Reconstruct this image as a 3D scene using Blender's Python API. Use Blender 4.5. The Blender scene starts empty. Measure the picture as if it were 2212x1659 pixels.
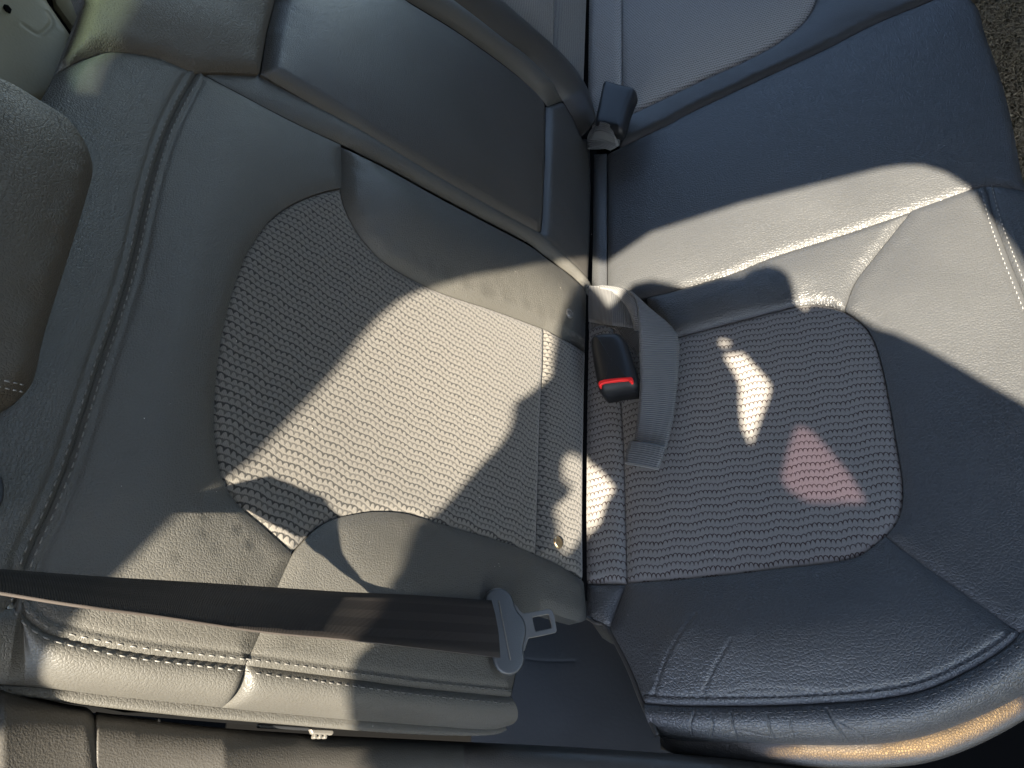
import bpy, bmesh, math, random
import numpy as np
from mathutils import Vector, Matrix, geometry
from mathutils.bvhtree import BVHTree

random.seed(7); rng = np.random.default_rng(7)
S = bpy.context.scene
C = S.collection

# ------------------------------------------------------------------ camera
# photo coordinates used below: 2212 x 1659; metres; crease of the seat = Y axis
W0, H0, FPX = 2212.0, 1659.0, 1663.0
Yc = np.array([.057, -.808, .587]); Yc /= np.linalg.norm(Yc)
Xc = np.array([.926, -.186, -.328]); Xc -= Yc * (Xc @ Yc); Xc /= np.linalg.norm(Xc)
Zc = np.cross(Xc, Yc)
M = np.stack([Xc, Yc, Zc])                       # camera (right, down, forward) -> world
R_W, D_W, F_W = M[:, 0], M[:, 1], M[:, 2]
CAM = -(M @ (np.array([(1268 - 1106) / FPX, (790 - 829.5) / FPX, 1.0]) * .85))
cam = bpy.data.cameras.new('camera'); co = bpy.data.objects.new('camera', cam); C.objects.link(co)
cam.sensor_fit = 'HORIZONTAL'; cam.sensor_width = 36; cam.lens = 36 * FPX / W0
cam.clip_start = .02; cam.clip_end = 500
mw = Matrix.Identity(4)
for i in range(3):
    mw[i][0] = R_W[i]; mw[i][1] = -D_W[i]; mw[i][2] = -F_W[i]; mw[i][3] = CAM[i]
co.matrix_world = mw
S.camera = co

# ------------------------------------------------------------------ light
SUN = np.array([.12, -.64, .757]); SUN /= np.linalg.norm(SUN)
w = bpy.data.worlds.new('World'); S.world = w; w.use_nodes = True
nt = w.node_tree; bg = nt.nodes['Background']
sky = nt.nodes.new('ShaderNodeTexSky'); sky.sky_type = 'NISHITA'; sky.sun_disc = False
sky.sun_elevation = math.asin(SUN[2]); sky.sun_rotation = math.atan2(SUN[0], SUN[1])
nt.links.new(sky.outputs[0], bg.inputs[0]); bg.inputs[1].default_value = .092
sl = bpy.data.lights.new('sun', 'SUN'); sl.energy = 5.0; sl.angle = math.radians(.53); sl.color = (1, .88, .70)
so = bpy.data.objects.new('sun', sl); C.objects.link(so)
so.rotation_euler = Vector(SUN).to_track_quat('Z', 'Y').to_euler()
S.view_settings.view_transform = 'Standard'; S.view_settings.look = 'None'
S.view_settings.exposure = 2.88; S.view_settings.gamma = 1; S.view_settings.use_curve_mapping = False

# ------------------------------------------------------------------ helpers
def ray(u, v):
    return M @ np.array([(u - 1106) / FPX, (v - 829.5) / FPX, 1.0])
def at(u, v, depth):
    return CAM + ray(u, v) * depth
def proj(P):
    c = M.T @ (np.asarray(P) - CAM)
    return np.array([c[0] / c[2] * FPX + 1106, c[1] / c[2] * FPX + 829.5, c[2]])

def spline(pts, step=6.0, closed=False):
    """Catmull-Rom through points, resampled about every `step` units."""
    p = np.array(pts, float)
    if len(p) == 2 and not closed:
        n = max(1, int(np.linalg.norm(p[1] - p[0]) / step))
        return np.array([p[0] + (p[1] - p[0]) * i / n for i in range(n + 1)])
    out = []
    n = len(p); segs = n if closed else n - 1
    for i in range(segs):
        if closed:
            a, b, c, d = p[(i - 1) % n], p[i], p[(i + 1) % n], p[(i + 2) % n]
        else:
            b, c = p[i], p[i + 1]
            a = p[i - 1] if i > 0 else 2 * b - c
            d = p[i + 2] if i + 2 < n else 2 * c - b
        k = max(1, int(np.linalg.norm(c - b) / step))
        for j in range(k):
            t = j / k
            out.append(.5 * (2 * b + (c - a) * t + (2 * a - 5 * b + 4 * c - d) * t * t + (3 * b - a - 3 * c + d) * t ** 3))
    if not closed: out.append(p[-1])
    return np.array(out)

def resample(p, n):
    p = np.asarray(p, float)
    d = np.concatenate([[0], np.cumsum(np.linalg.norm(np.diff(p, axis=0), axis=1))])
    t = np.linspace(0, d[-1], n)
    return np.stack([np.interp(t, d, p[:, i]) for i in range(p.shape[1])], 1)

class Plane:
    def __init__(s, O, e1, e2):
        s.O = np.array(O, float); s.e1 = np.array(e1, float); s.e2 = np.array(e2, float)
        s.n = np.cross(s.e1, s.e2); s.n /= np.linalg.norm(s.n)
    def hit3(s, u, v, off=0.0):
        r = ray(u, v); k = ((s.O + s.n * off - CAM) @ s.n) / (r @ s.n)
        return CAM + r * k
    def hit(s, u, v, off=0.0):
        d = s.hit3(u, v, off) - s.O
        return np.array([d @ s.e1, d @ s.e2])
    def hits(s, px, off=0.0): return np.array([s.hit(u, v, off) for u, v in px])
    def pt(s, p, q, h=0.0): return s.O + s.e1 * p + s.e2 * q + s.n * h

REC = math.radians(112)
CU = Plane((0, 0, 0), (1, 0, 0), (0, 1, 0))                                    # seat cushion, n = +Z
BK = Plane((0, 0, 0), (0, 1, 0), (math.cos(REC), 0, math.sin(REC)))            # backrest: (y, up), n = towards the front
if BK.n[0] < 0: BK.n = -BK.n

def seg_dist(P, poly, closed=True, chunk=3000):
    A = np.asarray(poly); B = np.roll(A, -1, 0) if closed else A[1:]
    if not closed: A = A[:-1]
    AB = B - A; L2 = np.maximum((AB ** 2).sum(1), 1e-14)
    out = np.empty(len(P))
    for i in range(0, len(P), chunk):
        Q = P[i:i + chunk, None, :]
        t = np.clip(((Q - A) * AB).sum(2) / L2, 0, 1)
        out[i:i + chunk] = np.sqrt(((Q - A - t[..., None] * AB) ** 2).sum(2)).min(1)
    return out
def inside(P, poly):
    x, y = P[:, 0], P[:, 1]; r = np.zeros(len(P), bool)
    A = np.asarray(poly); B = np.roll(A, -1, 0)
    for (x1, y1), (x2, y2) in zip(A, B):
        if y1 == y2: continue
        c = ((y1 > y) != (y2 > y)) & (x < (x2 - x1) * (y - y1) / (y2 - y1) + x1)
        r ^= c
    return r

SOL_V, SOL_F = [], []          # every solid surface, for dropping stitches and tracing the sun
def solid(V, F):
    o = len(SOL_V); SOL_V.extend([tuple(v) for v in V]); SOL_F.extend([tuple(i + o for i in f) for f in F])

def link_mesh(name, V, F, mat, parent=None, uv=None, smooth=True, sol=True, sharp=None):
    me = bpy.data.meshes.new(name)
    me.from_pydata([tuple(map(float, v)) for v in V], [], [tuple(map(int, f)) for f in F])
    if uv is not None:
        l = me.uv_layers.new(name='UVMap')
        idx = np.empty(len(me.loops), int); me.loops.foreach_get('vertex_index', idx)
        l.data.foreach_set('uv', np.asarray(uv, float)[idx].ravel())
    if smooth: me.polygons.foreach_set('use_smooth', [True] * len(me.polygons))
    if isinstance(mat, bpy.types.Material): me.materials.append(mat)
    o = bpy.data.objects.new(name, me); C.objects.link(o)
    if parent is not None:
        o.parent = parent; o.matrix_parent_inverse = parent.matrix_basis.inverted()
    me.update()
    if sol: solid(V, F)
    return o

def thing(name, label, cat, loc=(0, 0, 0), group=None):
    o = bpy.data.objects.new(name, None); C.objects.link(o); o.location = tuple(map(float, loc)); o.empty_display_size = .02
    o['label'] = label; o['category'] = cat
    if group: o['group'] = group
    return o
def tag(o, label, cat, group=None):
    o['label'] = label; o['category'] = cat
    if group: o['group'] = group
    return o

def panel(name, pl, outline, mat, parent, a1=.0025, w1=.003, a2=.009, w2=.03, off=0.0, base=-.003, skirt=.014,
          step=.006, fine=.0024, rim=.009, stitched=None, folds=(), bumps=(), inset=.0004, sol=True, uvrot=0.0):
    """An upholstered panel on plane `pl`, outline in photo coordinates, its edge pulled down into the seam."""
    a2 *= .8
    if stitched is not None: inset = .00012
    B = pl.hits(outline, off)
    B = resample(np.vstack([B, B[:1]]), max(12, int(np.linalg.norm(np.diff(np.vstack([B, B[:1]]), axis=0), axis=1).sum() / .0028)))[:-1]
    area = .5 * np.sum(B[:, 0] * np.roll(B[:, 1], -1) - np.roll(B[:, 0], -1) * B[:, 1])
    if area < 0: B = B[::-1].copy()
    T = np.roll(B, -1, 0) - np.roll(B, 1, 0); T /= np.linalg.norm(T, axis=1)[:, None] + 1e-12
    B = B + np.stack([-T[:, 1], T[:, 0]], 1) * inset
    lo, hi = B.min(0), B.max(0)
    def grid(s, jit=.25):
        gx, gy = np.meshgrid(np.arange(lo[0], hi[0], s), np.arange(lo[1], hi[1], s * .87)); gx = gx.copy(); gx[1::2] += s / 2
        P = np.stack([gx.ravel(), gy.ravel()], 1); P += (rng.random(P.shape) - .5) * s * jit
        P = P[inside(P, B)]
        return P, seg_dist(P, B)
    P1, d1 = grid(step); k = d1 > rim; P = [P1[k]]
    P2, d2 = grid(fine); k = (d2 <= rim) & (d2 > fine * .6); P.append(P2[k])
    lines = []
    if stitched is not None:
        for c in stitched: lines.append(pl.hits(c, off))
        Pf, df = grid(.0015)
        ds = np.min([seg_dist(Pf, l, False) for l in lines], 0)
        for i in range(2):
            dd = np.min([seg_dist(P[i], l, False) for l in lines], 0); P[i] = P[i][dd > .0115]
        P.append(Pf[(ds <= .011) & (df > .001)])
    fl = []
    for (c, amp, wd) in folds:
        l = pl.hits(c, off); fl.append((l, amp, wd))
        Pf, df = grid(max(.0012, wd * .6)); ds = seg_dist(Pf, l, False)
        P.append(Pf[(ds < wd * 2.5) & (df > .0015)])
    if stitched is not None: base = max(base, -.0006); a1 = min(a1, .0006)
    P = np.vstack(P)
    allp = np.vstack([B, P]); nb = len(B)
    vs, ed, fs, *_ = geometry.delaunay_2d_cdt([Vector(p) for p in allp], [(i, (i + 1) % nb) for i in range(nb)], [], 1, 1e-6)
    vs = np.array([tuple(v) for v in vs])
    d = seg_dist(vs, B); 
    h = base + a1 * (1 - np.exp(-d / w1)) + a2 * (1 - np.exp(-(d / w2)))
    # relax the pillow shape away from medial-axis creases
    fa = np.array([f for f in fs if len(f) == 3])
    e = np.vstack([fa[:, [0, 1]], fa[:, [1, 2]], fa[:, [2, 0]]])
    deep = d > .012
    for it in range(25):
        acc = np.zeros(len(vs)); cnt = np.zeros(len(vs))
        np.add.at(acc, e[:, 0], h[e[:, 1]]); np.add.at(cnt, e[:, 0], 1)
        np.add.at(acc, e[:, 1], h[e[:, 0]]); np.add.at(cnt, e[:, 1], 1)
        h = np.where(deep, acc / np.maximum(cnt, 1), h)
    for l in lines:
        ds = seg_dist(vs, l, False)
        h += .0008 * np.exp(-((ds - .0030) / .0018) ** 2) - .0008 * np.exp(-((ds - .0062) / .0010) ** 2)
    for (l, amp, wd) in fl:
        h += amp * np.exp(-(seg_dist(vs, l, False) / wd) ** 2)
    for (u, v, su, amp) in bumps:                      # broad swellings / hollows, centre in photo coords, radius in metres
        c = pl.hit(u, v, off); h += amp * np.exp(-(((vs - c) ** 2).sum(1)) / su ** 2) * (1 - np.exp(-d / .03))
    V = [pl.pt(p, q, off + hh) for (p, q), hh in zip(vs, h)]
    F = [tuple(f) for f in fs]
    # orientation
    a, b, c = [np.array(V[i]) for i in F[0]]
    if np.cross(b - a, c - a) @ pl.n < 0: F = [f[::-1] for f in F]
    # skirt with its own vertices
    bi = []
    key = {}
    for i, p in enumerate(vs): key[(round(p[0], 6), round(p[1], 6))] = i
    n0 = len(V); uv = [tuple(p) for p in vs]
    for p in B:
        i = key.get((round(p[0], 6), round(p[1], 6)))
        if i is not None: bi.append(i)
    m = len(bi)
    for i in bi:
        V.append(np.array(V[i]) - pl.n * .0001); uv.append(uv[i])
    for i in bi:
        V.append(np.array(V[i]) - pl.n * skirt); uv.append(uv[i])
    for j in range(m):
        k = (j + 1) % m
        F.append((n0 + j, n0 + m + j, n0 + m + k, n0 + k))
    uv = np.array(uv)
    if uvrot:
        cr, sr = math.cos(uvrot), math.sin(uvrot); uv = uv @ np.array([[cr, sr], [-sr, cr]])
    return link_mesh(name, V, F, mat, parent, uv, sol=sol)

def loft(name, A, B, mat, parent, bulge=(0, 0, 0), nac=14, n=None, prof=None, close_ends=False, thick=None, sol=True, rim=None, creases=()):
    """Surface between two 3-D polylines; `bulge` pushes the middle out along a vector (constant or per row)."""
    n = n or max(8, int(max(len(A), len(B))))
    A = resample(A, n); B = resample(B, n)
    bul = np.asarray(bulge, float); bul = np.broadcast_to(bul, (n, 3))
    V = []; uv = []
    L = np.concatenate([[0], np.cumsum(np.linalg.norm(np.diff((A + B) / 2, axis=0), axis=1))])
    for i in range(n):
        wdt = np.linalg.norm(A[i] - B[i])
        for j in range(nac + 1):
            t = j / nac
            s = prof(t) if prof else math.sin(math.pi * t)
            V.append(A[i] * (1 - t) + B[i] * t + bul[i] * s); uv.append((L[i], t * wdt))
    if creases:
        PX = np.array([proj(v)[:2] for v in V])
        for (line, amp, wpx) in creases:
            ds = seg_dist(PX, spline(line, 3), False); e = amp * np.exp(-(ds / wpx) ** 2)
            for i in np.nonzero(e < -1e-6)[0]:
                d = V[i] - CAM; V[i] = V[i] - d / np.linalg.norm(d) * e[i]
    F = []
    k = nac + 1
    for i in range(n - 1):
        for j in range(nac):
            F.append((i * k + j, i * k + j + 1, (i + 1) * k + j + 1, (i + 1) * k + j))
    o = link_mesh(name, V, F, mat, parent, uv, sol=sol)
    if thick:
        m = o.modifiers.new('solid', 'SOLIDIFY'); m.thickness = thick; m.offset = -1
        if rim: o.data.materials.append(rim); m.material_offset_rim = 1
    return o

def pill(name, pl, outline, off, thick, mat, parent, r, sol=True, crown=.0004):
    """A solid with fully rounded rims and a slightly crowned face."""
    B = pl.hits(outline, off)
    m = max(40, len(B)); B = resample(np.vstack([B, B[:1]]), m + 1)[:-1]
    if np.sum(B[:, 0] * np.roll(B[:, 1], -1) - np.roll(B[:, 0], -1) * B[:, 1]) < 0: B = B[::-1].copy()
    T = np.roll(B, -2, 0) - np.roll(B, 2, 0); T /= np.linalg.norm(T, axis=1)[:, None]
    IN = np.stack([-T[:, 1], T[:, 0]], 1)
    for _ in range(3): IN = (IN + np.roll(IN, 1, 0) + np.roll(IN, -1, 0)) / 3
    c = B.mean(0); rings = []
    rings.append((B + IN * .001, -thick))
    for k in range(7):
        a = math.pi / 2 * k / 6; rings.append((B + IN * r * (1 - math.cos(a)), -r * (1 - math.sin(a))))
    E = B + IN * r
    for sc in (.8, .55, .3, .1): rings.append((c + (E - c) * sc, crown * (1 - sc * sc)))
    V = [pl.pt(p, q, off + h) for ring, h in rings for p, q in ring]; F = []
    for i in range(len(rings) - 1):
        for k in range(m): F.append((i * m + k, i * m + (k + 1) % m, (i + 1) * m + (k + 1) % m, (i + 1) * m + k))
    F.append(tuple((len(rings) - 1) * m + k for k in range(m))); F.append(tuple(range(m))[::-1])
    return link_mesh(name, V, F, mat, parent, sol=sol)

def slab(name, pl, outline, off, thick, mat, parent, bevel=.003, hole=None, seg=3, clamp=True, sol=True, n=None):
    """A solid plate with rounded edges: outline in photo coords on the plane lifted by `off` (its top face)."""
    nn = pl.n if n is None else np.asarray(n)
    if not clamp: return pill(name, pl, outline, off, thick, mat, parent, bevel, sol)
    T = [pl.hit3(u, v, off) for u, v in outline]
    bm = bmesh.new()
    if hole is None:
        f = bm.faces.new([bm.verts.new(tuple(p)) for p in T])
    else:
        Hh = [pl.hit3(u, v, off) for u, v in hole]
        vs = [bm.verts.new(tuple(p)) for p in T]; hs = [bm.verts.new(tuple(p)) for p in Hh]
        ed = [bm.edges.new((vs[i], vs[(i + 1) % len(vs)])) for i in range(len(vs))] + [bm.edges.new((hs[i], hs[(i + 1) % len(hs)])) for i in range(len(hs))]
        bmesh.ops.triangle_fill(bm, edges=ed, use_beauty=True, use_dissolve=True)
    fs = list(bm.faces)
    r = bmesh.ops.extrude_face_region(bm, geom=fs)
    nv = [g for g in r['geom'] if isinstance(g, bmesh.types.BMVert)]
    bmesh.ops.translate(bm, verts=nv, vec=tuple(-nn * thick))
    bmesh.ops.recalc_face_normals(bm, faces=bm.faces)
    if bevel:
        es = [e for e in bm.edges if len(e.link_faces) == 2 and e.calc_face_angle() > .9]
        bmesh.ops.bevel(bm, geom=es, offset=bevel, segments=seg, affect='EDGES', profile=.5, clamp_overlap=clamp)
    me = bpy.data.meshes.new(name); bm.to_mesh(me)
    for p in me.polygons: p.use_smooth = True
    me.materials.append(mat)
    o = bpy.data.objects.new(name, me); C.objects.link(o)
    wn = o.modifiers.new('wn', 'WEIGHTED_NORMAL'); wn.keep_sharp = True
    if parent is not None:
        o.parent = parent; o.matrix_parent_inverse = parent.matrix_basis.inverted()
    if sol: solid([v.co[:] for v in me.vertices], [tuple(p.vertices) for p in me.polygons])
    bm.free()
    return o

def tube_mesh(paths, rad, ns=6):
    V, F = [], []
    for P in paths:
        P = np.asarray(P); n = len(P); o = len(V)
        T = np.gradient(P, axis=0); T /= np.linalg.norm(T, axis=1)[:, None] + 1e-12
        ref = np.array([0.31, .2, .93])
        for i in range(n):
            a = np.cross(T[i], ref); a /= np.linalg.norm(a); b = np.cross(T[i], a)
            r = rad[i] if hasattr(rad, '__len__') else rad
            for k in range(ns):
                an = 2 * math.pi * k / ns
                V.append(P[i] + (a * math.cos(an) + b * math.sin(an)) * r)
        for i in range(n - 1):
            for k in range(ns):
                F.append((o + i * ns + k, o + i * ns + (k + 1) % ns, o + (i + 1) * ns + (k + 1) % ns, o + (i + 1) * ns + k))
        F.append(tuple(o + k for k in range(ns))[::-1]); F.append(tuple(o + (n - 1) * ns + k for k in range(ns)))
    return V, F

# ------------------------------------------------------------------ materials
def mat_new(name):
    m = bpy.data.materials.new(name); m.use_nodes = True
    nt = m.node_tree; b = nt.nodes['Principled BSDF']
    return m, nt, b
def N(nt, t, **kw):
    n = nt.nodes.new(t)
    for k, v in kw.items(): setattr(n, k, v)
    return n
def math_n(nt, op, a, b=None, c=None):
    n = nt.nodes.new('ShaderNodeMath'); n.operation = op
    for i, x in enumerate((a, b, c)):
        if x is None: continue
        if isinstance(x, (int, float)): n.inputs[i].default_value = x
        else: nt.links.new(x, n.inputs[i])
    return n.outputs[0]

def leather(name, col, rough=.42, grain=430., strength=.45, wrinkle=.13, spec=.5, stretch=(1, 1, 1), coat=0.0):
    m, nt, b = mat_new(name)
    tc = N(nt, 'ShaderNodeTexCoord'); mp = N(nt, 'ShaderNodeMapping'); mp.inputs['Scale'].default_value = stretch
    nt.links.new(tc.outputs['Object'], mp.inputs[0])
    nz = N(nt, 'ShaderNodeTexNoise'); nz.inputs['Scale'].default_value = 160; nz.inputs['Detail'].default_value = 3
    nt.links.new(mp.outputs[0], nz.inputs['Vector'])
    mx = N(nt, 'ShaderNodeVectorMath', operation='MULTIPLY_ADD')
    nt.links.new(nz.outputs['Color'], mx.inputs[0]); mx.inputs[1].default_value = (.0018, .0018, .0018); nt.links.new(mp.outputs[0], mx.inputs[2])
    vo = N(nt, 'ShaderNodeTexVoronoi', feature='DISTANCE_TO_EDGE'); vo.inputs['Scale'].default_value = grain
    nt.links.new(mx.outputs[0], vo.inputs['Vector'])
    e = math_n(nt, 'MINIMUM', math_n(nt, 'MULTIPLY', vo.outputs['Distance'], 5.0), 1.0)
    n2 = N(nt, 'ShaderNodeTexNoise'); n2.inputs['Scale'].default_value = 26; n2.inputs['Detail'].default_value = 2
    nt.links.new(mp.outputs[0], n2.inputs['Vector'])
    bp = N(nt, 'ShaderNodeBump'); bp.inputs['Strength'].default_value = strength; bp.inputs['Distance'].default_value = .0011
    nt.links.new(e, bp.inputs['Height'])
    bp2 = N(nt, 'ShaderNodeBump'); bp2.inputs['Strength'].default_value = wrinkle; bp2.inputs['Distance'].default_value = .004
    nt.links.new(n2.outputs[0], bp2.inputs['Height']); nt.links.new(bp.outputs[0], bp2.inputs['Normal'])
    nt.links.new(bp2.outputs[0], b.inputs['Normal'])
    n3 = N(nt, 'ShaderNodeTexNoise'); n3.inputs['Scale'].default_value = 9; n3.inputs['Detail'].default_value = 6
    nt.links.new(tc.outputs['Object'], n3.inputs['Vector'])
    r = N(nt, 'ShaderNodeMapRange'); r.inputs['To Min'].default_value = rough - .07; r.inputs['To Max'].default_value = rough + .09
    nt.links.new(n3.outputs[0], r.inputs['Value']); nt.links.new(r.outputs[0], b.inputs['Roughness'])
    cr = N(nt, 'ShaderNodeMixRGB'); cr.inputs[1].default_value = (*[c * .82 for c in col], 1); cr.inputs[2].default_value = (*[c * 1.2 for c in col], 1)
    nt.links.new(n3.outputs[0], cr.inputs[0]); nt.links.new(cr.outputs[0], b.inputs['Base Color'])
    b.inputs['Specular IOR Level'].default_value = spec
    return m

def knit(name, base, dark, row=.0048, loop=.0044, wave=.0012, axis=0, alt=.45, line=.1, period=.026):
    """Knitted seat cloth: rows of thin dark arched stitches over fine yarn. UV in metres; rows run along U (axis 0) or V."""
    m, nt, b = mat_new(name)
    uv = N(nt, 'ShaderNodeUVMap'); sx = N(nt, 'ShaderNodeSeparateXYZ'); nt.links.new(uv.outputs[0], sx.inputs[0])
    p, q = (sx.outputs[0], sx.outputs[1]) if axis == 0 else (sx.outputs[1], sx.outputs[0])
    nz = N(nt, 'ShaderNodeTexNoise'); nz.inputs['Scale'].default_value = 130; nz.inputs['Detail'].default_value = 2; nt.links.new(uv.outputs[0], nz.inputs['Vector'])
    nb = N(nt, 'ShaderNodeTexNoise'); nb.inputs['Scale'].default_value = 22; nb.inputs['Detail'].default_value = 1; nt.links.new(uv.outputs[0], nb.inputs['Vector'])
    jit = math_n(nt, 'MULTIPLY', math_n(nt, 'SUBTRACT', nz.outputs[0], .5), .0022)
    drift = math_n(nt, 'MULTIPLY', math_n(nt, 'SUBTRACT', nb.outputs[0], .5), .006)
    ph = math_n(nt, 'MULTIPLY', math_n(nt, 'ADD', p, drift), 2 * math.pi / period)
    wv = math_n(nt, 'MULTIPLY', math_n(nt, 'SINE', ph), wave)
    q1 = math_n(nt, 'ADD', math_n(nt, 'ADD', q, wv), jit)
    rowc = math_n(nt, 'DIVIDE', q1, row)
    fl = math_n(nt, 'FLOOR', rowc); fr = math_n(nt, 'SUBTRACT', rowc, fl)
    odd = math_n(nt, 'ABSOLUTE', math_n(nt, 'MULTIPLY', math_n(nt, 'FRACT', math_n(nt, 'MULTIPLY', fl, .5)), 2.0))   # 0 / 1
    pp = math_n(nt, 'ADD', math_n(nt, 'ADD', p, jit), math_n(nt, 'MULTIPLY', odd, loop * .5))
    arg = math_n(nt, 'MULTIPLY', pp, math.pi / loop)
    arch = math_n(nt, 'POWER', math_n(nt, 'ABSOLUTE', math_n(nt, 'SINE', arg)), .6)
    dd = math_n(nt, 'ABSOLUTE', math_n(nt, 'SUBTRACT', fr, math_n(nt, 'MULTIPLY_ADD', arch, .42, .28)))
    st = math_n(nt, 'POWER', math_n(nt, 'ABSOLUTE', math_n(nt, 'COSINE', arg)), 5.0)
    wd = math_n(nt, 'MULTIPLY_ADD', st, line * 2.2, line)
    mask = N(nt, 'ShaderNodeMapRange'); mask.interpolation_type = 'SMOOTHSTEP'
    nt.links.new(dd, mask.inputs['Value']); nt.links.new(math_n(nt, 'MULTIPLY', wd, .55), mask.inputs['From Min']); nt.links.new(math_n(nt, 'MULTIPLY', wd, 1.3), mask.inputs['From Max'])
    k = mask.outputs[0]
    fade = math_n(nt, 'MULTIPLY_ADD', odd, -(1 - alt), 1.0)                  # every second row is fainter
    k = math_n(nt, 'SUBTRACT', 1.0, math_n(nt, 'MULTIPLY', math_n(nt, 'SUBTRACT', 1.0, k), fade))
    yarn = math_n(nt, 'SINE', math_n(nt, 'MULTIPLY', p, 2 * math.pi / .0011))
    n2 = N(nt, 'ShaderNodeTexNoise'); n2.inputs['Scale'].default_value = 700; n2.inputs['Detail'].default_value = 2; nt.links.new(uv.outputs[0], n2.inputs['Vector'])
    mixc = N(nt, 'ShaderNodeMixRGB'); mixc.inputs[1].default_value = (*dark, 1); mixc.inputs[2].default_value = (*base, 1)
    kk = math_n(nt, 'MULTIPLY', k, math_n(nt, 'MULTIPLY_ADD', yarn, .12, math_n(nt, 'MULTIPLY_ADD', n2.outputs[0], .5, .62)))
    nt.links.new(kk, mixc.inputs[0]); nt.links.new(mixc.outputs[0], b.inputs['Base Color'])
    hgt = math_n(nt, 'ADD', k, math_n(nt, 'MULTIPLY_ADD', yarn, .2, math_n(nt, 'MULTIPLY', arch, .5)))
    bp = N(nt, 'ShaderNodeBump'); bp.inputs['Strength'].default_value = .35; bp.inputs['Distance'].default_value = .0007
    nt.links.new(hgt, bp.inputs['Height']); nt.links.new(bp.outputs[0], b.inputs['Normal'])
    b.inputs['Roughness'].default_value = .75; b.inputs['Specular IOR Level'].default_value = .2
    b.inputs['Sheen Weight'].default_value = .2; b.inputs['Sheen Roughness'].default_value = .5
    return m

def webbing(name, col, rib=.0011, stripes=True, rough=.5, spec=.4):
    m, nt, b = mat_new(name)
    uv = N(nt, 'ShaderNodeUVMap'); sx = N(nt, 'ShaderNodeSeparateXYZ'); nt.links.new(uv.outputs[0], sx.inputs[0])
    r = math_n(nt, 'SINE', math_n(nt, 'MULTIPLY', sx.outputs[0], 2 * math.pi / rib))
    s = math_n(nt, 'SINE', math_n(nt, 'MULTIPLY', sx.outputs[1], 2 * math.pi / .0125))
    s = math_n(nt, 'MAXIMUM', math_n(nt, 'MINIMUM', math_n(nt, 'MULTIPLY', s, 4.), 1.), -.1)
    amp = math_n(nt, 'MULTIPLY_ADD', s, .42, .45) if stripes else math_n(nt, 'MULTIPLY', s, 0)
    h = math_n(nt, 'MULTIPLY', r, amp) if stripes else r
    bp = N(nt, 'ShaderNodeBump'); bp.inputs['Strength'].default_value = .7; bp.inputs['Distance'].default_value = .0005
    nt.links.new(h, bp.inputs['Height']); nt.links.new(bp.outputs[0], b.inputs['Normal'])
    mx = N(nt, 'ShaderNodeMixRGB'); mx.inputs[1].default_value = (*[c * .6 for c in col], 1); mx.inputs[2].default_value = (*[c * 1.35 for c in col], 1)
    nt.links.new(math_n(nt, 'MULTIPLY_ADD', h, .25, math_n(nt, 'MULTIPLY_ADD', s, .55, .35) if stripes else .5), mx.inputs[0]); nt.links.new(mx.outputs[0], b.inputs['Base Color'])
    b.inputs['Roughness'].default_value = rough; b.inputs['Specular IOR Level'].default_value = spec
    b.inputs['Sheen Weight'].default_value = .15 if spec > .3 else 0
    return m

def plastic(name, col, rough=.4, grain=0., spec=.5, metal=0., strength=.4):
    m, nt, b = mat_new(name)
    b.inputs['Base Color'].default_value = (*col, 1); b.inputs['Metallic'].default_value = metal; b.inputs['Specular IOR Level'].default_value = spec
    tc = N(nt, 'ShaderNodeTexCoord')
    n3 = N(nt, 'ShaderNodeTexNoise'); n3.inputs['Scale'].default_value = 25; n3.inputs['Detail'].default_value = 7
    nt.links.new(tc.outputs['Object'], n3.inputs['Vector'])
    r = N(nt, 'ShaderNodeMapRange'); r.inputs['To Min'].default_value = rough - .08; r.inputs['To Max'].default_value = rough + .1
    nt.links.new(n3.outputs[0], r.inputs['Value']); nt.links.new(r.outputs[0], b.inputs['Roughness'])
    cr = N(nt, 'ShaderNodeMixRGB'); cr.inputs[1].default_value = (*[c * .85 for c in col], 1); cr.inputs[2].default_value = (*[c * 1.15 for c in col], 1)
    nt.links.new(n3.outputs[0], cr.inputs[0]); nt.links.new(cr.outputs[0], b.inputs['Base Color'])
    if grain:
        n = N(nt, 'ShaderNodeTexNoise'); n.inputs['Scale'].default_value = grain; n.inputs['Detail'].default_value = 2
        nt.links.new(tc.outputs['Object'], n.inputs['Vector'])
        bp = N(nt, 'ShaderNodeBump'); bp.inputs['Strength'].default_value = strength; bp.inputs['Distance'].default_value = .001
        nt.links.new(n.outputs[0], bp.inputs['Height']); nt.links.new(bp.outputs[0], b.inputs['Normal'])
    return m

LEA = leather('black_leather', (.055, .0535, .048), rough=.45, grain=520, strength=.26)
LEA_CU = leather('black_leather_cushion', (.046, .048, .050), rough=.40, grain=360, strength=.36, spec=.6)
LEA_SM = leather('smooth_leather', (.040, .038, .035), rough=.40, grain=520, strength=.18, wrinkle=.12)
LEA_BR = leather('brown_black_leather', (.055, .046, .034), rough=.55, grain=420, strength=.3)
KNB = knit('knit_cloth_back', (.130, .122, .110), (.018, .018, .017), axis=1, row=.0050, loop=.0046, alt=.7, line=.115, wave=.0008)
KNC = knit('knit_cloth_cushion', (.185, .18, .17), (.028, .016, .016), axis=0, row=.0074, wave=.0010, loop=.0040, alt=.85, line=.068, period=.030)
KNB2 = knit('fine_knit_cloth_back', (.15, .145, .132), (.04, .04, .04), axis=0, row=.0045, loop=.0035, wave=.0003, alt=1., line=.06)
KNF = knit('fine_knit_cloth_lit', (.42, .395, .36), (.035, .035, .035), axis=0, row=.0045, loop=.0035, wave=.0003, alt=1., line=.06)  # paler copy of the cloth: far window's light is put into its colour
WEB_BR = webbing('brown_belt_webbing', (.017, .0145, .0135), rough=.6, spec=.25)
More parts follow.
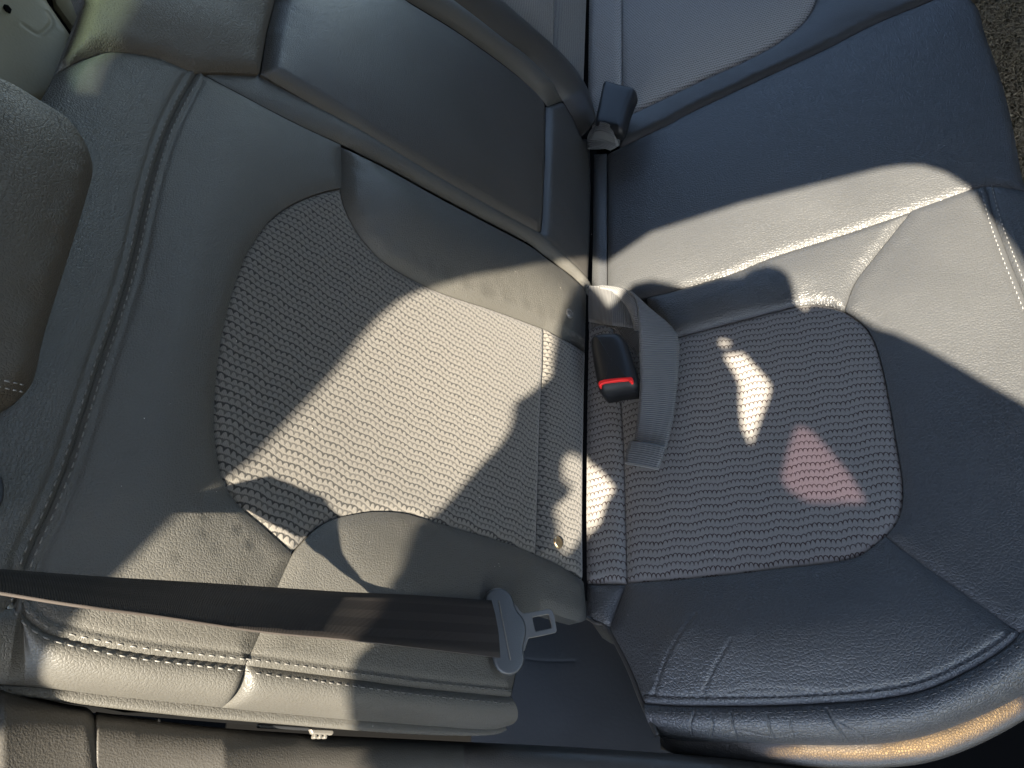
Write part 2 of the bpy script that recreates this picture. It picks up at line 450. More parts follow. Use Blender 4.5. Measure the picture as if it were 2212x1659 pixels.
WEB_GR = webbing('grey_belt_webbing', (.072, .074, .076), rib=.0022, rough=.45, stripes=False)
WEB_EDGE = plastic('belt_edge', (.045, .038, .034), rough=.6)
THR_M = plastic('grey_thread', (.085, .083, .078), rough=.6)
THR_L = plastic('light_grey_thread', (.13, .128, .12), rough=.6)
THR_K = plastic('black_thread', (.012, .012, .012), rough=.7)
THR = plastic('pale_thread', (.20, .20, .195), rough=.6)
THR_D = plastic('dark_thread', (.05, .05, .052), rough=.6)
PLA = plastic('black_plastic', (.012, .013, .015), rough=.46, grain=900, strength=.06, spec=.35)
PLA_T = plastic('grained_trim_plastic', (.050, .047, .042), rough=.42, grain=900, strength=.3)
PLA_G = plastic('tongue_plastic', (.030, .034, .038), rough=.36, grain=1400, strength=.2)
RED = plastic('red_button_plastic', (.75, .02, .02), rough=.35)
STEEL = plastic('brushed_steel', (.14, .13, .118), rough=.36, metal=1.0)
STEEL_L = plastic('bare_metal', (.11, .105, .095), rough=.45, metal=.3)
SNAP = plastic('grey_snap', (.09, .088, .085), rough=.25)
BRASS = plastic('brass', (.65, .5, .3), rough=.35, metal=1.0)
BEIGE = plastic('beige_trim', (.17, .145, .085), rough=.55, grain=500, strength=.15)
BLK = plastic('black_side_cover', (.030, .030, .030), rough=.58, grain=300, strength=.1)
VOID = plastic('gap_shade_black', (.0025, .0025, .0025), rough=.9, spec=.05)  # near-black colour stands in for the shade in gaps and behind panels
LINING = plastic('shell_lining', (.10, .092, .075), rough=.9, spec=.1)
CARP = plastic('carpet_fibre', (.30, .25, .17), rough=.9, spec=.1)

# ------------------------------------------------------------------ shared seam curves (photo coordinates)
cv = {}
cv['crease'] = spline([(1270, 640), (1267, 760), (1264, 900), (1262, 1106), (1263, 1258)])
cv['seam_top'] = spline([(124, 155), (167, 130), (207, 115), (240, 107), (300, 112), (350, 123), (383, 137), (427, 154)])
cv['roll_low'] = spline([(427, 154), (500, 193), (633, 263), (737, 312)])
cv['roll_low2'] = spline([(737, 312), (837, 362), (937, 417), (1037, 470), (1137, 523), (1175, 551), (1220, 583), (1250, 610), (1270, 640)])
cv['valley'] = spline([(563, 156), (597, 176), (667, 217), (737, 258), (904, 362), (1070, 457), (1164, 507)])
cv['stitch_b1'] = spline([(427, 154), (383, 233), (353, 300), (327, 383), (307, 467), (288, 553), (267, 630), (240, 713), (213, 793), (187, 876), (163, 953), (140, 1020), (105, 1106), (77, 1166), (52, 1229), (37, 1289), (42, 1315), (57, 1336), (83, 1356), (117, 1373), (200, 1393), (300, 1411), (400, 1423), (530, 1437)])
cv['stitch_b2'] = spline([(530, 1437), (737, 1464), (904, 1486), (1104, 1506)])
cv['ins_b_left'] = spline([(738, 405), (700, 413), (660, 427), (627, 443), (593, 467), (567, 497), (547, 527), (531, 553), (507, 620), (487, 693), (473, 770), (465, 853), (463, 920), (470, 986), (480, 1030), (500, 1070), (531, 1106), (567, 1136), (600, 1166), (633, 1196)])
cv['ins_b_low'] = spline([(633, 1196), (653, 1173), (683, 1143), (720, 1122), (770, 1110), (815, 1105), (870, 1108), (920, 1121), (1004, 1146), (1104, 1176), (1162, 1200)])
cv['ins_b_low2'] = spline([(1162, 1200), (1204, 1218), (1230, 1234), (1262, 1256)])
cv['ins_b_top'] = spline([(738, 405), (747, 443), (770, 490), (797, 527), (837, 566), (904, 606), (970, 635), (1070, 668), (1178, 708)])
cv['ins_b_top2'] = spline([(1178, 708), (1210, 726), (1237, 740), (1267, 760)])
cv['strip_b'] = spline([(1178, 708), (1177, 786), (1174, 836), (1170, 920), (1165, 1106), (1162, 1200)])
cv['bol_b_left'] = spline([(737, 312), (739, 367), (738, 405)])
cv['lum_seam'] = spline([(633, 1196), (617, 1229), (600, 1269), (580, 1320), (557, 1380), (530, 1437)])

def cat(*names):
    out = []
    for n in names:
        if isinstance(n, str):
            c = cv[n[1:]][::-1] if n[0] == '-' else cv[n]
        else: c = np.array(n, float)
        if len(out) and np.linalg.norm(out[-1][-1] - c[0]) < .6: c = c[1:]
        if len(c): out.append(c)
    r = np.vstack(out)
    if np.linalg.norm(r[0] - r[-1]) < .6: r = r[:-1]
    return r

# ================================================================== BACKREST (near seat)
bk = thing('folding_rear_seat', 'near black leather backrest with knitted grey insert and double stitched seam', 'car seat back', (0, -.1, 0))
panel('leather_panel', BK, cat('roll_low', 'bol_b_left', 'ins_b_left', 'lum_seam', '-stitch_b1'), LEA, bk, a2=.012, w2=.035,
      stitched=[cv['stitch_b1']], folds=[(spline([(110, 1246), (250, 1180), (420, 1120)]), -.0015, .02)],
      bumps=[(420, 700, .11, .006)])
panel('insert', BK, cat('ins_b_left', 'ins_b_low', '-strip_b', '-ins_b_top'), KNB, bk, a2=.012, w2=.04, bumps=[(830, 850, .15, -.012)], uvrot=.0)
panel('insert_edge_strip', BK, cat('strip_b', 'ins_b_low2', '-crease', '-ins_b_top2'), KNB, bk, a2=.006, w2=.012, a1=.004, w1=.004)
panel('bolster', BK, cat('bol_b_left', 'ins_b_top', 'ins_b_top2', [(1268, 700), (1270, 640)], '-roll_low2'), LEA, bk, a1=.006, w1=.012, a2=.022, w2=.03,
      bumps=[(800, 420, .05, .006)])
panel('lumbar_panel', BK, cat('ins_b_low', 'ins_b_low2', [(1266, 1300), (1268, 1338), (1257, 1344), (1220, 1334), (1167, 1317)], spline([(1140, 1345), (1128, 1400), (1114, 1459), (1104, 1506)]), '-stitch_b2', '-lum_seam'),
      LEA, bk, a2=.014, w2=.03, stitched=[cv['stitch_b2']], bumps=[(800, 1200, .06, .006)])
# upper roll beyond the stitched seam, running up behind the headrest
top_out = spline([(-60, 1300), (-60, 900), (-60, 600), (-40, 420), (40, 300), (90, 215), (124, 155)])
panel('top_roll', BK, cat('seam_top', cv['stitch_b1'][:int(len(cv['stitch_b1']) * .655)], [(37, 1289), (0, 1330), (-60, 1340)], top_out), LEA, bk, a2=.012, w2=.03,
      stitched=[cv['stitch_b1'][:int(len(cv['stitch_b1']) * .655)]])
# side gusset, turning away towards the door
g_seamA = np.vstack([spline([(-60, 1330), (0, 1318), (40, 1313)])[:-1], cv['stitch_b1'][int(len(cv['stitch_b1']) * .675):]])
g_pipe = spline([(-60, 1474), (0, 1479), (83, 1485), (200, 1498), (300, 1509), (400, 1519), (478, 1529)])
A3 = [BK.hit3(u, v, -.0009) for u, v in g_seamA]; B3 = [BK.hit3(u, v, -.032) for u, v in g_pipe]
out_dir = BK.n * .011 + np.array([0, -.006, 0])
jt = np.linspace(0, 1, 260); jd = 1 - .75 * np.exp(-(1 - jt) / .012)
loft('side_gusset', A3, B3, LEA, bk, jd[:, None] * out_dir[None, :], n=260, nac=20, prof=lambda t: math.sin(math.pi * t) ** .62)
g_seamB = cv['stitch_b2']; g_pipe2 = spline([(478, 1529), (533, 1534), (737, 1553), (870, 1563), (1004, 1573), (1067, 1574), (1094, 1562), (1104, 1506)])
g_pipe2 = spline([(478, 1529), (533, 1534), (737, 1553), (870, 1563), (1004, 1573), (1060, 1574), (1090, 1566)])
A3 = [BK.hit3(u, v, -.0009) for u, v in g_seamB]; B3b = [BK.hit3(u, v, -.032) for u, v in g_pipe2]
jd = 1 - .75 * np.exp(-jt / .012)
loft('side_gusset', A3, B3b, LEA, bk, jd[:, None] * out_dir[None, :], n=260, nac=20, prof=lambda t: math.sin(math.pi * t) ** .62)
# end cap of the gusset towards the crease
e1 = [BK.hit3(u, v, -.004) for u, v in spline([(1104, 1506), (1114, 1459), (1128, 1400), (1140, 1345), (1167, 1317)])]
loft('gusset_end', np.array(e1) - BK.n * .0, np.array(e1) - BK.n * .05 + np.array([0, 0, -.01]), LEA_SM, bk, (.004, 0, 0), n=60)
# piping along the gusset
edge_px = spline([(-60, 1481), (0, 1488), (100, 1503), (233, 1523), (400, 1543), (477, 1549), (600, 1559), (737, 1571), (870, 1581), (1004, 1583), (1070, 1577), (1090, 1566)])
PA = np.array(B3[:-1] + B3b); PB = np.array([BK.hit3(u, v, -.045) for u, v in edge_px])
loft('edge_roll', PA - BK.n * .001, PB, LEA, bk, np.array([0, -.004, 0]) + BK.n * .004, n=300, nac=12)
PC = PB + np.array([0, .02, 0]) - BK.n * .16
loft('under_side', PB, resample(PC, len(PB)), VOID, bk, n=120, nac=4)  # coloured near-black so the gap under the backrest reads as deep shade

# rolls between near backrest and armrest
def roll(name, a, b, h, mat, parent, off=-.003, sink=0.0, n=160, nac=16, ramp=0.0, tail=0.0):
    a = resample(a, n); b = resample(b, n)
    A3 = [BK.hit3(u, v, off) for u, v in a]; B3 = [BK.hit3(u, v, off - sink) for u, v in b]
    tt = np.linspace(0, 1, n); hh = h * np.clip((1 - tt) / max(tail, 1e-6), 0, 1) ** .6 * (np.clip(np.linspace(0, 1, n) / ramp, .12, 1) ** .7 if ramp else np.ones(n))
    return loft(name, A3, B3, mat, parent, hh[:, None] * BK.n[None, :], n=n, nac=nac, prof=lambda t: math.sin(math.pi * t) ** .7)
full_low = cat('roll_low', 'roll_low2')[: -40]
roll('inner_roll', np.vstack([cv['roll_low'], cv['roll_low2'][1:]]), np.vstack([spline([(427, 154), (483, 152), (563, 156)])[4:], cv['valley'][1:], spline([(1164, 507), (1190, 535), (1225, 570), (1255, 604), (1270, 636)])[1:]]), .010, LEA, bk, sink=.004, ramp=.3)

# upper pad above the near backrest's top seam
panel('upper_pad', BK, cat('seam_top', spline([(427, 154), (483, 152), (565, 156)]), [(580, 67), (597, 0), (600, -40), (170, -40), (185, 0), (157, 73)]), LEA_BR, bk, a2=.02, w2=.035, off=.004)

# ================================================================== ARMREST
ar = thing('centre_armrest', 'smooth dark folded centre armrest pad with rounded long edges', 'armrest', BK.pt(.3, .1))
panel('armrest_pad', BK, cat(spline([(567, 156), (597, 174), (667, 215), (737, 256), (904, 360), (1070, 455), (1162, 505)]), [(1172, 497)],
      spline([(1175, 453), (1179, 353), (1180, 230)]), spline([(1180, 230), (1154, 197), (1104, 153), (1037, 103), (970, 57), (877, 0), (820, -40)]), [(600, -40), (597, 0), (580, 67)]), LEA_SM, ar, rim=.016, a1=.004, w1=.005, a2=.014, w2=.02, off=.004, skirt=.03)

# ================================================================== CENTRE / FAR BACKREST
fb = thing('far_backrest', 'far backrest with long rolled leather edges and grey cloth insert behind the armrest', 'car seat back', BK.pt(.5, .1))
l1 = spline([(820, -40), (877, 0), (970, 57), (1037, 103), (1104, 153), (1154, 197), (1182, 230)])
l2 = spline([(910, -40), (964, 0), (1020, 43), (1087, 97), (1137, 133), (1187, 187), (1216, 218)])
l3 = spline([(1012, -40), (1064, 0), (1120, 47), (1187, 107), (1227, 147), (1250, 180), (1262, 213), (1268, 260)])
roll('edge_roll', l1, l2, .016, LEA, fb, n=120, tail=.10)
l2b = np.vstack([l2, spline([(1216, 218), (1240, 260), (1256, 300)])[1:]])
roll('edge_roll', l2b, l3, .022, LEA_SM, fb, n=120)
panel('lower_wing', BK, cat(spline([(1182, 228), (1180, 353), (1176, 453), (1172, 499), (1164, 507)]), spline([(1164, 507), (1190, 535), (1225, 570), (1255, 604), (1270, 636)]),
      spline([(1274, 606), (1279, 480), (1280, 380), (1274, 305), (1258, 297)]), spline([(1240, 258), (1216, 218)])), LEA_SM, fb, a2=.010, w2=.016)
panel('insert', BK, cat(spline([(1066, -40), (1064, 0), (1120, 47), (1187, 107), (1198, 118)]), [(1199, 0), (1200, -40)]), KNB2, fb, a2=.012, w2=.02)
panel('insert', BK, cat(spline([(1198, 118), (1227, 147), (1250, 180), (1262, 213)]), spline([(1264, 160), (1269, 0), (1270, -40)]), [(1200, -40), (1199, 0)]), KNB2, fb, a2=.012, w2=.016)

# ================================================================== CUSHION
cu = thing('seat_cushion', 'long dark leather rear seat cushion with rounded knitted insert and front bolster', 'car seat cushion', (.25, 0, 0))
cv['lat'] = spline([(1395, 640), (1475, 620), (1575, 590), (1675, 550), (1808, 508), (1975, 452), (2095, 409)])
cv['lat2'] = spline([(2095, 409), (2135, 402), (2175, 405), (2230, 418)])
cv['c_stitch'] = spline([(2130, 403), (2149, 475), (2177, 553), (2212, 640), (2260, 760)])
cv['ins_c'] = spline([(1452, 731), (1475, 723), (1575, 696), (1675, 670), (1725, 658), (1758, 655), (1791, 659), (1825, 671)])
cv['ins_c2'] = spline([(1825, 671), (1858, 693), (1881, 720), (1901, 770), (1918, 846), (1931, 920), (1945, 1003), (1951, 1053), (1948, 1100), (1935, 1133), (1913, 1158)])
cv['ins_c3'] = spline([(1913, 1158), (1875, 1189), (1841, 1206), (1775, 1218), (1675, 1229), (1575, 1241), (1475, 1251), (1353, 1260)])
cv['strip_c'] = spline([(1322, 700), (1330, 780), (1338, 850), (1345, 960), (1349, 1106), (1353, 1260)])
cv['short'] = spline([(1972, 453), (1891, 553), (1848, 610), (1825, 671)])
cv['diag'] = spline([(1913, 1158), (1958, 1193), (2041, 1253), (2141, 1323), (2204, 1368)])
cv['f_stitch'] = spline([(1392, 1519), (1475, 1524), (1641, 1524), (1775, 1519), (1908, 1508), (2008, 1486), (2108, 1439), (2175, 1396), (2204, 1368)])
lat_a = cv['lat'][:np.argmin(abs(cv['lat'][:, 0] - 1972)) + 1]; lat_b = cv['lat'][np.argmin(abs(cv['lat'][:, 0] - 1972)):]
panel('insert', CU, cat('ins_c', 'ins_c2', 'ins_c3', '-strip_c', spline([(1322, 700), (1380, 722), (1452, 731)])), KNC, cu, a2=.010, w2=.035, bumps=[(1650, 960, .14, -.008)])
panel('insert_edge_strip', CU, cat(spline([(1271, 690), (1322, 700)]), 'strip_c', [(1265, 1259)], spline([(1264, 1106), (1266, 900), (1269, 760), (1271, 690)])), KNC, cu, a1=.004, w1=.004, a2=.004, w2=.015)
panel('inner_bolster', CU, cat(lat_a, 'short', '-ins_c', spline([(1452, 731), (1430, 700), (1400, 665), (1395, 640)])), LEA_CU, cu, a2=.018, w2=.03,
      bumps=[(1560, 640, .05, .006)])
panel('front_panel', CU, cat(lat_b, spline([(2095, 409), (2130, 403)]), 'c_stitch', [(2275, 1000), (2275, 1330), (2230, 1350), (2204, 1368)], '-diag', '-ins_c2', '-short'), LEA_CU, cu, a2=.015, w2=.035,
      stitched=[cv['c_stitch']])
panel('front_roll', CU, cat(cv['c_stitch'], [(2290, 700), (2290, 480)], spline([(2260, 425), (2230, 418), (2175, 405), (2130, 403)])), LEA_CU, cu, a2=.008, w2=.02, stitched=[cv['c_stitch']])
panel('outer_bolster', CU, cat('diag', '-f_stitch', spline([(1392, 1519), (1360, 1439), (1318, 1359)]), spline([(1318, 1359), (1335, 1310), (1353, 1262)]), '-ins_c3'), LEA_CU, cu, a2=.018, w2=.035,
      stitched=[cv['f_stitch']], folds=[(spline([(1508, 1335), (1450, 1420), (1415, 1500)]), -.0010, .0016), (spline([(1585, 1395), (1545, 1455), (1520, 1500)]), -.0009, .0015), (spline([(1560, 1500), (1640, 1490), (1760, 1497)]), -.0004, .0014)],
      bumps=[(1700, 1400, .1, .008)])
panel('rear_corner', CU, cat([(1266, 1259), (1353, 1260)], spline([(1353, 1262), (1335, 1310), (1317, 1358)]), spline([(1317, 1358), (1290, 1345), (1270, 1333)]), [(1266, 1300)]), LEA_CU, cu, a2=.010, w2=.015)
# outer gusset
gA = np.vstack([cv['f_stitch'], spline([(2204, 1368), (2250, 1335), (2300, 1290)])[1:]])
gB_px = spline([(1424, 1589), (1474, 1599), (1608, 1604), (1741, 1609), (1858, 1609), (1958, 1599), (2041, 1576), (2141, 1536), (2212, 1499), (2300, 1440)])
A3 = [CU.hit3(u, v, -.0009) for u, v in gA]; G3 = [CU.hit3(u, v, -.028) for u, v in gB_px]
loft('outer_gusset', A3, G3, LEA_CU, cu, (0, -.006, .012), n=640, nac=56, prof=lambda t: math.sin(math.pi * t) ** .62,
     creases=[(l, a, wd) for l, a, wd in (([(1538, 1540), (1540, 1562), (1537, 1588)], -.0012, 2.2), ([(1580, 1540), (1583, 1568), (1592, 1595)], -.0014, 2.4), ([(1658, 1541), (1662, 1570), (1672, 1597)], -.0013, 2.3),
              ([(1705, 1552), (1710, 1575), (1716, 1600)], -.001, 2.0), ([(1786, 1532), (1803, 1562), (1830, 1600)], -.0016, 2.6), ([(1815, 1560), (1850, 1580), (1870, 1602)], -.0009, 2.0),
              ([(1560, 1585), (1600, 1578), (1660, 1590), (1720, 1583)], -.0007, 2.0), ([(1500, 1540), (1492, 1565), (1496, 1590)], -.001, 2.0))])
gC_px = spline([(1430, 1596), (1480, 1613), (1575, 1629), (1708, 1637), (1808, 1644), (1908, 1645), (2008, 1634), (2108, 1597), (2212, 1537), (2300, 1480)])
G4 = [CU.hit3(u, v, -.052) for u, v in gC_px]
loft('lower_roll', np.array(G3) - np.array([0, -.0005, .0015]), G4, LEA_SM, cu, (0, -.010, .002), n=240, nac=14)
G5 = np.array(G4) + np.array([0, .03, -.05])
loft('under_side', G4, G5, LEA_SM, cu, n=100, nac=4)
# left edge of the outer bolster, dropping into the gap
eA = [CU.hit3(u, v, -.004) for u, v in spline([(1270, 1333), (1290, 1345), (1317, 1359), (1360, 1439), (1392, 1519), (1424, 1589)])]
loft('bolster_side', eA, np.array(eA) + np.array([-.004, 0, -.06]), LEA_SM, cu, n=80)
P = [np.array(eA)[i] + np.array([-.0015, 0, .001]) for i in range(len(eA))]
V, F = tube_mesh([resample(P, 90)], .0022); link_mesh('piping', V, F, LEA_SM, cu)

# middle seat part of the cushion
mid_r = spline([(2230, 416), (2212, 387), (2198, 317), (2181, 233), (2158, 150), (2128, 67), (2115, 17), (2091, -12), (2070, -40)])
cv['far_seam'] = spline([(2090, -34), (2008, 0), (1891, 48), (1775, 107), (1665, 158), (1575, 200), (1475, 248), (1447, 264), (1337, 317)])
panel('middle_panel', CU, cat('-far_seam', [(2085, -38)], mid_r[::-1], cat('-lat2', '-lat'), spline([(1395, 640), (1360, 640), (1311, 628)]), [(1311, 500), (1311, 330)]), LEA_SM if False else LEA_CU, cu, a2=.014, w2=.05)
panel('crease_strip', CU, cat([(1281, 330), (1310, 328), (1310, 500), (1310, 628), (1276, 640), (1279, 500)]), LEA_CU, cu, a2=.004, w2=.01)
# far seat: leather edge and cloth insert
cv['far_ins'] = spline([(1772, -40), (1761, 0), (1748, 27), (1725, 55), (1675, 93), (1608, 130), (1541, 160), (1475, 191), (1370, 241), (1342, 252)])
panel('far_edge', CU, cat('far_ins', [(1335, 290), (1337, 316)], '-far_seam', [(2000, -40)]), LEA_SM, cu, a2=.012, w2=.02)
panel('far_insert', CU, cat('far_ins', [(1343, 170), (1343, 0), (1343, -40)]), KNF, cu, a2=.010, w2=.03)
panel('far_insert', CU, cat([(1272, -40), (1342, -40), (1342, 170), (1341, 252)], [(1333, 290), (1300, 300), (1280, 290), (1268, 213)]), KNF, cu, a2=.008, w2=.015)

# ------------------------------------------------------------------ stitching (on top of the built surfaces)
def bvh(): return BVHTree.FromPolygons([Vector(v) for v in SOL_V], SOL_F)
TREE = bvh()
def hitpx(u, v):
    r = ray(u, v); h = TREE.ray_cast(Vector(CAM), Vector(r))
    return np.array(h[0]) if h[0] is not None else CAM + r * .8
def stitches(name, curve_px, off_px, parent, mat=THR, pitch=.0062, fill=.55, rad=.00044, lift=.0004, jitter=.15):
    c = np.asarray(curve_px, float)
    T = np.gradient(c, axis=0); T /= np.linalg.norm(T, axis=1)[:, None]
    nrm = np.stack([-T[:, 1], T[:, 0]], 1)
    o = c + nrm * (np.interp(np.linspace(0, 1, len(c)), [0, 1], off_px)[:, None] if hasattr(off_px, '__len__') else off_px)
    P = np.array([hitpx(u, v) for u, v in o])
    # drop outliers that fell through
    L = np.concatenate([[0], np.cumsum(np.linalg.norm(np.diff(P, axis=0), axis=1))])
    paths = []
    s = 0.0
    while s + pitch * fill < L[-1]:
        ts = np.linspace(s, s + pitch * fill, 5)
        q = np.stack([np.interp(ts, L, P[:, i]) for i in range(3)], 1)
        to = CAM - q[2]; to /= np.linalg.norm(to)
        q = q + to * (lift * np.array([-1.2, .6, 1.0, .6, -1.2])[:, None])
        if np.linalg.norm(q[-1] - q[0]) < pitch: paths.append(q)
        s += pitch * (1 + (random.random() - .5) * jitter)
    V, F = tube_mesh(paths, rad, 5)
    return link_mesh(name, V, F, mat, parent, sol=False)
stitches('stitching', cv['stitch_b1'][6:], (9, 12), bk, THR_L)
stitches('stitching', cv['stitch_b1'][6:], (-9, -13), bk, THR_L)
stitches('stitching', cv['stitch_b2'], 14, bk, THR_M); stitches('stitching', cv['stitch_b2'], -14, bk, THR_M)
stitches('stitching', cv['c_stitch'], 12, cu); stitches('stitching', cv['c_stitch'], -12, cu)
stitches('stitching', cv['f_stitch'], 15, cu, THR_D); stitches('stitching', cv['f_stitch'], -15, cu, THR_D)

# snap fasteners on the backrest's lower edge
for (u, v, m) in ((1230, 677, SNAP), (1205, 1172, BRASS)):
    c = hitpx(u, v); r0 = .0048
    ax = BK.n; a = np.array([0, 1., 0]); b = np.cross(ax, a)
    prof = [(0, .0018), (.0012, .0019), (.0022, .0012), (.0030, .0013), (.0040, .0020), (.0048, .0010), (.0050, -.001)]
    V, F = [], []; ns = 24
    for (rr, hh) in prof:
        for k in range(ns):
            an = 2 * math.pi * k / ns; V.append(c + (a * math.cos(an) + b * math.sin(an)) * max(rr, .0001) * 1.15 + ax * hh)
    for i in range(len(prof) - 1):
        for k in range(ns): F.append((i * ns + k, (i + 1) * ns + k, (i + 1) * ns + (k + 1) % ns, i * ns + (k + 1) % ns))
    o = link_mesh('snap_fastener', V, F, m, bk, sol=False)

# ================================================================== HEADREST
hd = thing('headrest', 'dark brown leather headrest overlapping the backrest at the left edge', 'headrest', BK.pt(-.1, .62, .06))
hpx = np.vstack([spline([(-260, 60), (-120, 75), (0, 120), (50, 143), (113, 182), (167, 217), (200, 253), (223, 293), (230, 333), (220, 377), (200, 447), (168, 553), (147, 620), (123, 703), (107, 780), (90, 813), (60, 840), (27, 856), (0, 863), (-260, 880)])])
panel('headrest_cover', BK, hpx, LEA_BR, hd, a1=.012, w1=.010, a2=.025, w2=.03, off=.03, base=-.02, skirt=.055)
TREE = bvh()
stitches('stitching', spline([(-60, 806), (0, 820), (57, 833)]), 0, hd, THR, pitch=.005)
stitches('stitching', spline([(-60, 822), (0, 836), (50, 847)]), 0, hd, THR, pitch=.005)
kn = slab('headrest_guide', BK, spline([(-40, 1020), (0, 1026), (8, 1040), (10, 1065), (4, 1090), (-10, 1106), (-40, 1110)], 6), .02, .02, PLA, hd, bevel=.003)

# ================================================================== TRIMS, PILLAR, BASE
sb = panel('seat_side_cover', CU, np.array([(1060, 1270), (1290, 1300), (1400, 1320), (1560, 1560), (1640, 1800), (1000, 1800), (1020, 1560), (1040, 1400)], float), BLK, None, off=-.062, a1=.0, a2=.0, base=0, step=.012,
      folds=[(spline([(1137, 1424), (1180, 1428), (1240, 1428)]), -.0005, .0012)])
tag(sb, 'plain black side cover in the gap between cushion and backrest', 'seat trim')
# door sill trim: two pieces following the seat's outer edge
def dline(x):   # depth along the sill, a little beyond the seat's own edge
    return np.interp(x, [-100, 0, 478, 1000, 1450, 1700, 2400], [BK_D(-0), BK_D(0), BK_D(478), BK_D(1000) + .012, .60, .60, .60])
def BK_D(x):
    return proj(BK.hit3(x, 1545, -.05))[2]
def sill(name, top, label, bot_y, mat, c0, c1):
    t = spline(top, 5); n = len(t)
    A3 = [at(u, v, dline(u) + .03) for u, v in t]
    A2 = [at(u, v + 2, dline(u) - .004) for u, v in t]
    mid = [at(u, v + 40, dline(u) - .02) for u, v in t]
    bot = [at(u + (c1 * (bot_y - v)), bot_y, dline(u) - .035) for u, v in t]
    rows = [A3, A2, mid, bot]
    V = []; F = []; uv = []
    sub = []
    for i in range(n):
        col = spline([r[i] for r in rows], .006)
        col = resample(col, 24); sub.append(col)
    for i, col in enumerate(sub):
        for j, p in enumerate(col): V.append(p); uv.append((i * .005, j * .004))
    for i in range(n - 1):
        for j in range(23): F.append((i * 24 + j, (i + 1) * 24 + j, (i + 1) * 24 + j + 1, i * 24 + j + 1))
    o = link_mesh(name, V, F, mat, None, uv)
    m = o.modifiers.new('solid', 'SOLIDIFY'); m.thickness = .003; m.offset = -1
    return tag(o, label, 'sill trim')
sill('sill_trim', [(-60, 1470), (0, 1499), (67, 1519), (150, 1536), (180, 1541), (192, 1554), (196, 1566)], 'short grained plastic sill trim piece in the bottom left corner', 1760, PLA_T, 0, 0)
sill('sill_trim', [(203, 1551), (333, 1568), (467, 1584), (667, 1597), (737, 1601), (904, 1608), (1200, 1622), (1474, 1640), (1700, 1662), (1900, 1680)], 'long grained plastic sill trim running along the bottom under the seat', 1800, PLA_T, 0, 0)
# fold lever poking out of the gap
lv = thing('release_lever', 'small bright metal lever tip poking out above the sill trim', 'lever', BK.hit3(700, 1585, -.05))
slab('lever_arm', BK, [(560, 1562), (674, 1570), (676, 1578), (560, 1572)], -.052, .004, PLA, lv, bevel=.001, sol=False)
slab('lever_paddle', BK, [(671, 1574), (700, 1575), (720, 1576), (723, 1582), (719, 1588), (700, 1587), (676, 1586)], -.048, .004, STEEL_L, lv, bevel=.0012)
for k in range(3):
    x = 680 + k * 11
    slab('finger_rib', BK, [(x, 1585), (x + 7, 1585), (x + 5, 1596), (x - 2, 1595)], -.0485, .004, STEEL_L, lv, bevel=.0008)
pg = slab('seat_latch_peg', BK, [(341, 1551), (349, 1553), (349, 1573), (341, 1571)], -.05, .006, STEEL_L, None, bevel=.0015)
tag(pg, 'tiny grey metal peg in the dark gap under the side of the backrest', 'peg')
# floor below and behind everything
fl = link_mesh('floor', [(-1.2, -.9, -.34), (1.6, -.9, -.34), (1.6, 2.2, -.34), (-1.2, 2.2, -.34)], [(0, 1, 2, 3)], VOID, None, [(0, 0), (1, 0), (1, 1), (0, 1)], sol=False); fl['kind'] = 'structure'
bkp = slab('backrest_shell', BK, [(60, 1480), (300, 1530), (1070, 1540), (1220, 1150), (1230, 300), (1160, -100), (260, -100), (210, 60), (150, 200), (-40, 480), (-60, 1300)], -.06, .02, VOID, bk, bevel=0, sol=False)
# cushion foam core
crn = slab('cushion_base', CU, [(1290, 1330), (1400, 1480), (1440, 1560), (2000, 1560), (2180, 1440), (2340, 1300), (2260, 600), (2190, 330), (2100, 40), (2060, -120), (1290, -120)], -.03, .04, VOID, cu, bevel=0, sol=False)

# C-pillar trim
PP = Plane(BK.pt(0, 0, -.10), BK.e1, BK.e2); PP.n = BK.n
pt_ = thing('pillar_trim', 'beige plastic pillar trim with slot in the top left corner', 'pillar trim', PP.pt(.2, .6))
panel('trim_panel', PP, np.array([(-80, -60), (80, -60), (108, 0), (160, 75), (170, 200), (60, 230), (-80, 230)], float), BEIGE, pt_, a1=.004, w1=.004, a2=.004, w2=.02, base=-.004,
      folds=[(spline([(105, 30), (112, 50), (96, 70), (84, 77), (70, 73), (48, 57)]), -.001, .002)], step=.008)
panel('trim_panel', PP, np.array([(115, -60), (190, -60), (190, 40), (172, 66), (124, 0)], float), BEIGE, pt_, a1=.004, w1=.004, a2=.004, w2=.02, base=-.004, off=-.002, step=.008)
slab('trim_backing', PP, [(-100, -80), (260, -80), (260, 240), (-100, 240)], -.012, .01, VOID, pt_, bevel=0, sol=False)
slab('slot', PP, [(9, 8), (18, 10), (26, 20), (24, 27), (14, 22), (9, 14)], .0035, .004, VOID, pt_, bevel=.0005, sol=False)

# carpet beyond the cushion's front edge
cz = -.16
CPl = Plane((0, 0, cz), (1, 0, 0), (0, 1, 0))
cp = [CPl.hit3(u, v) for u, v in ((1900, -120), (2400, -120), (2500, 700), (2000, 500))]
cpo = link_mesh('carpet', cp, [(0, 1, 2, 3)], CARP, None, [(0, 0), (1, 0), (1, 1), (0, 1)], sol=False); cpo['kind'] = 'structure'
paths = []
for i in range(5200):
    u = random.uniform(2060, 2240); v = random.uniform(-20, 430)
    c = CPl.hit3(u, v); an = random.uniform(0, 6.28); r = random.uniform(.0028, .0052)
    dx = np.array([math.cos(an), math.sin(an), 0]); ti = np.array([random.uniform(-.6, .6), random.uniform(-.6, .6), 1.0])
    paths.append([c + dx * r * math.cos(t) + ti * r * 1.5 * math.sin(t) for t in np.linspace(-.2, 3.3, 7)])
V, F = tube_mesh(paths, .00085, 4)
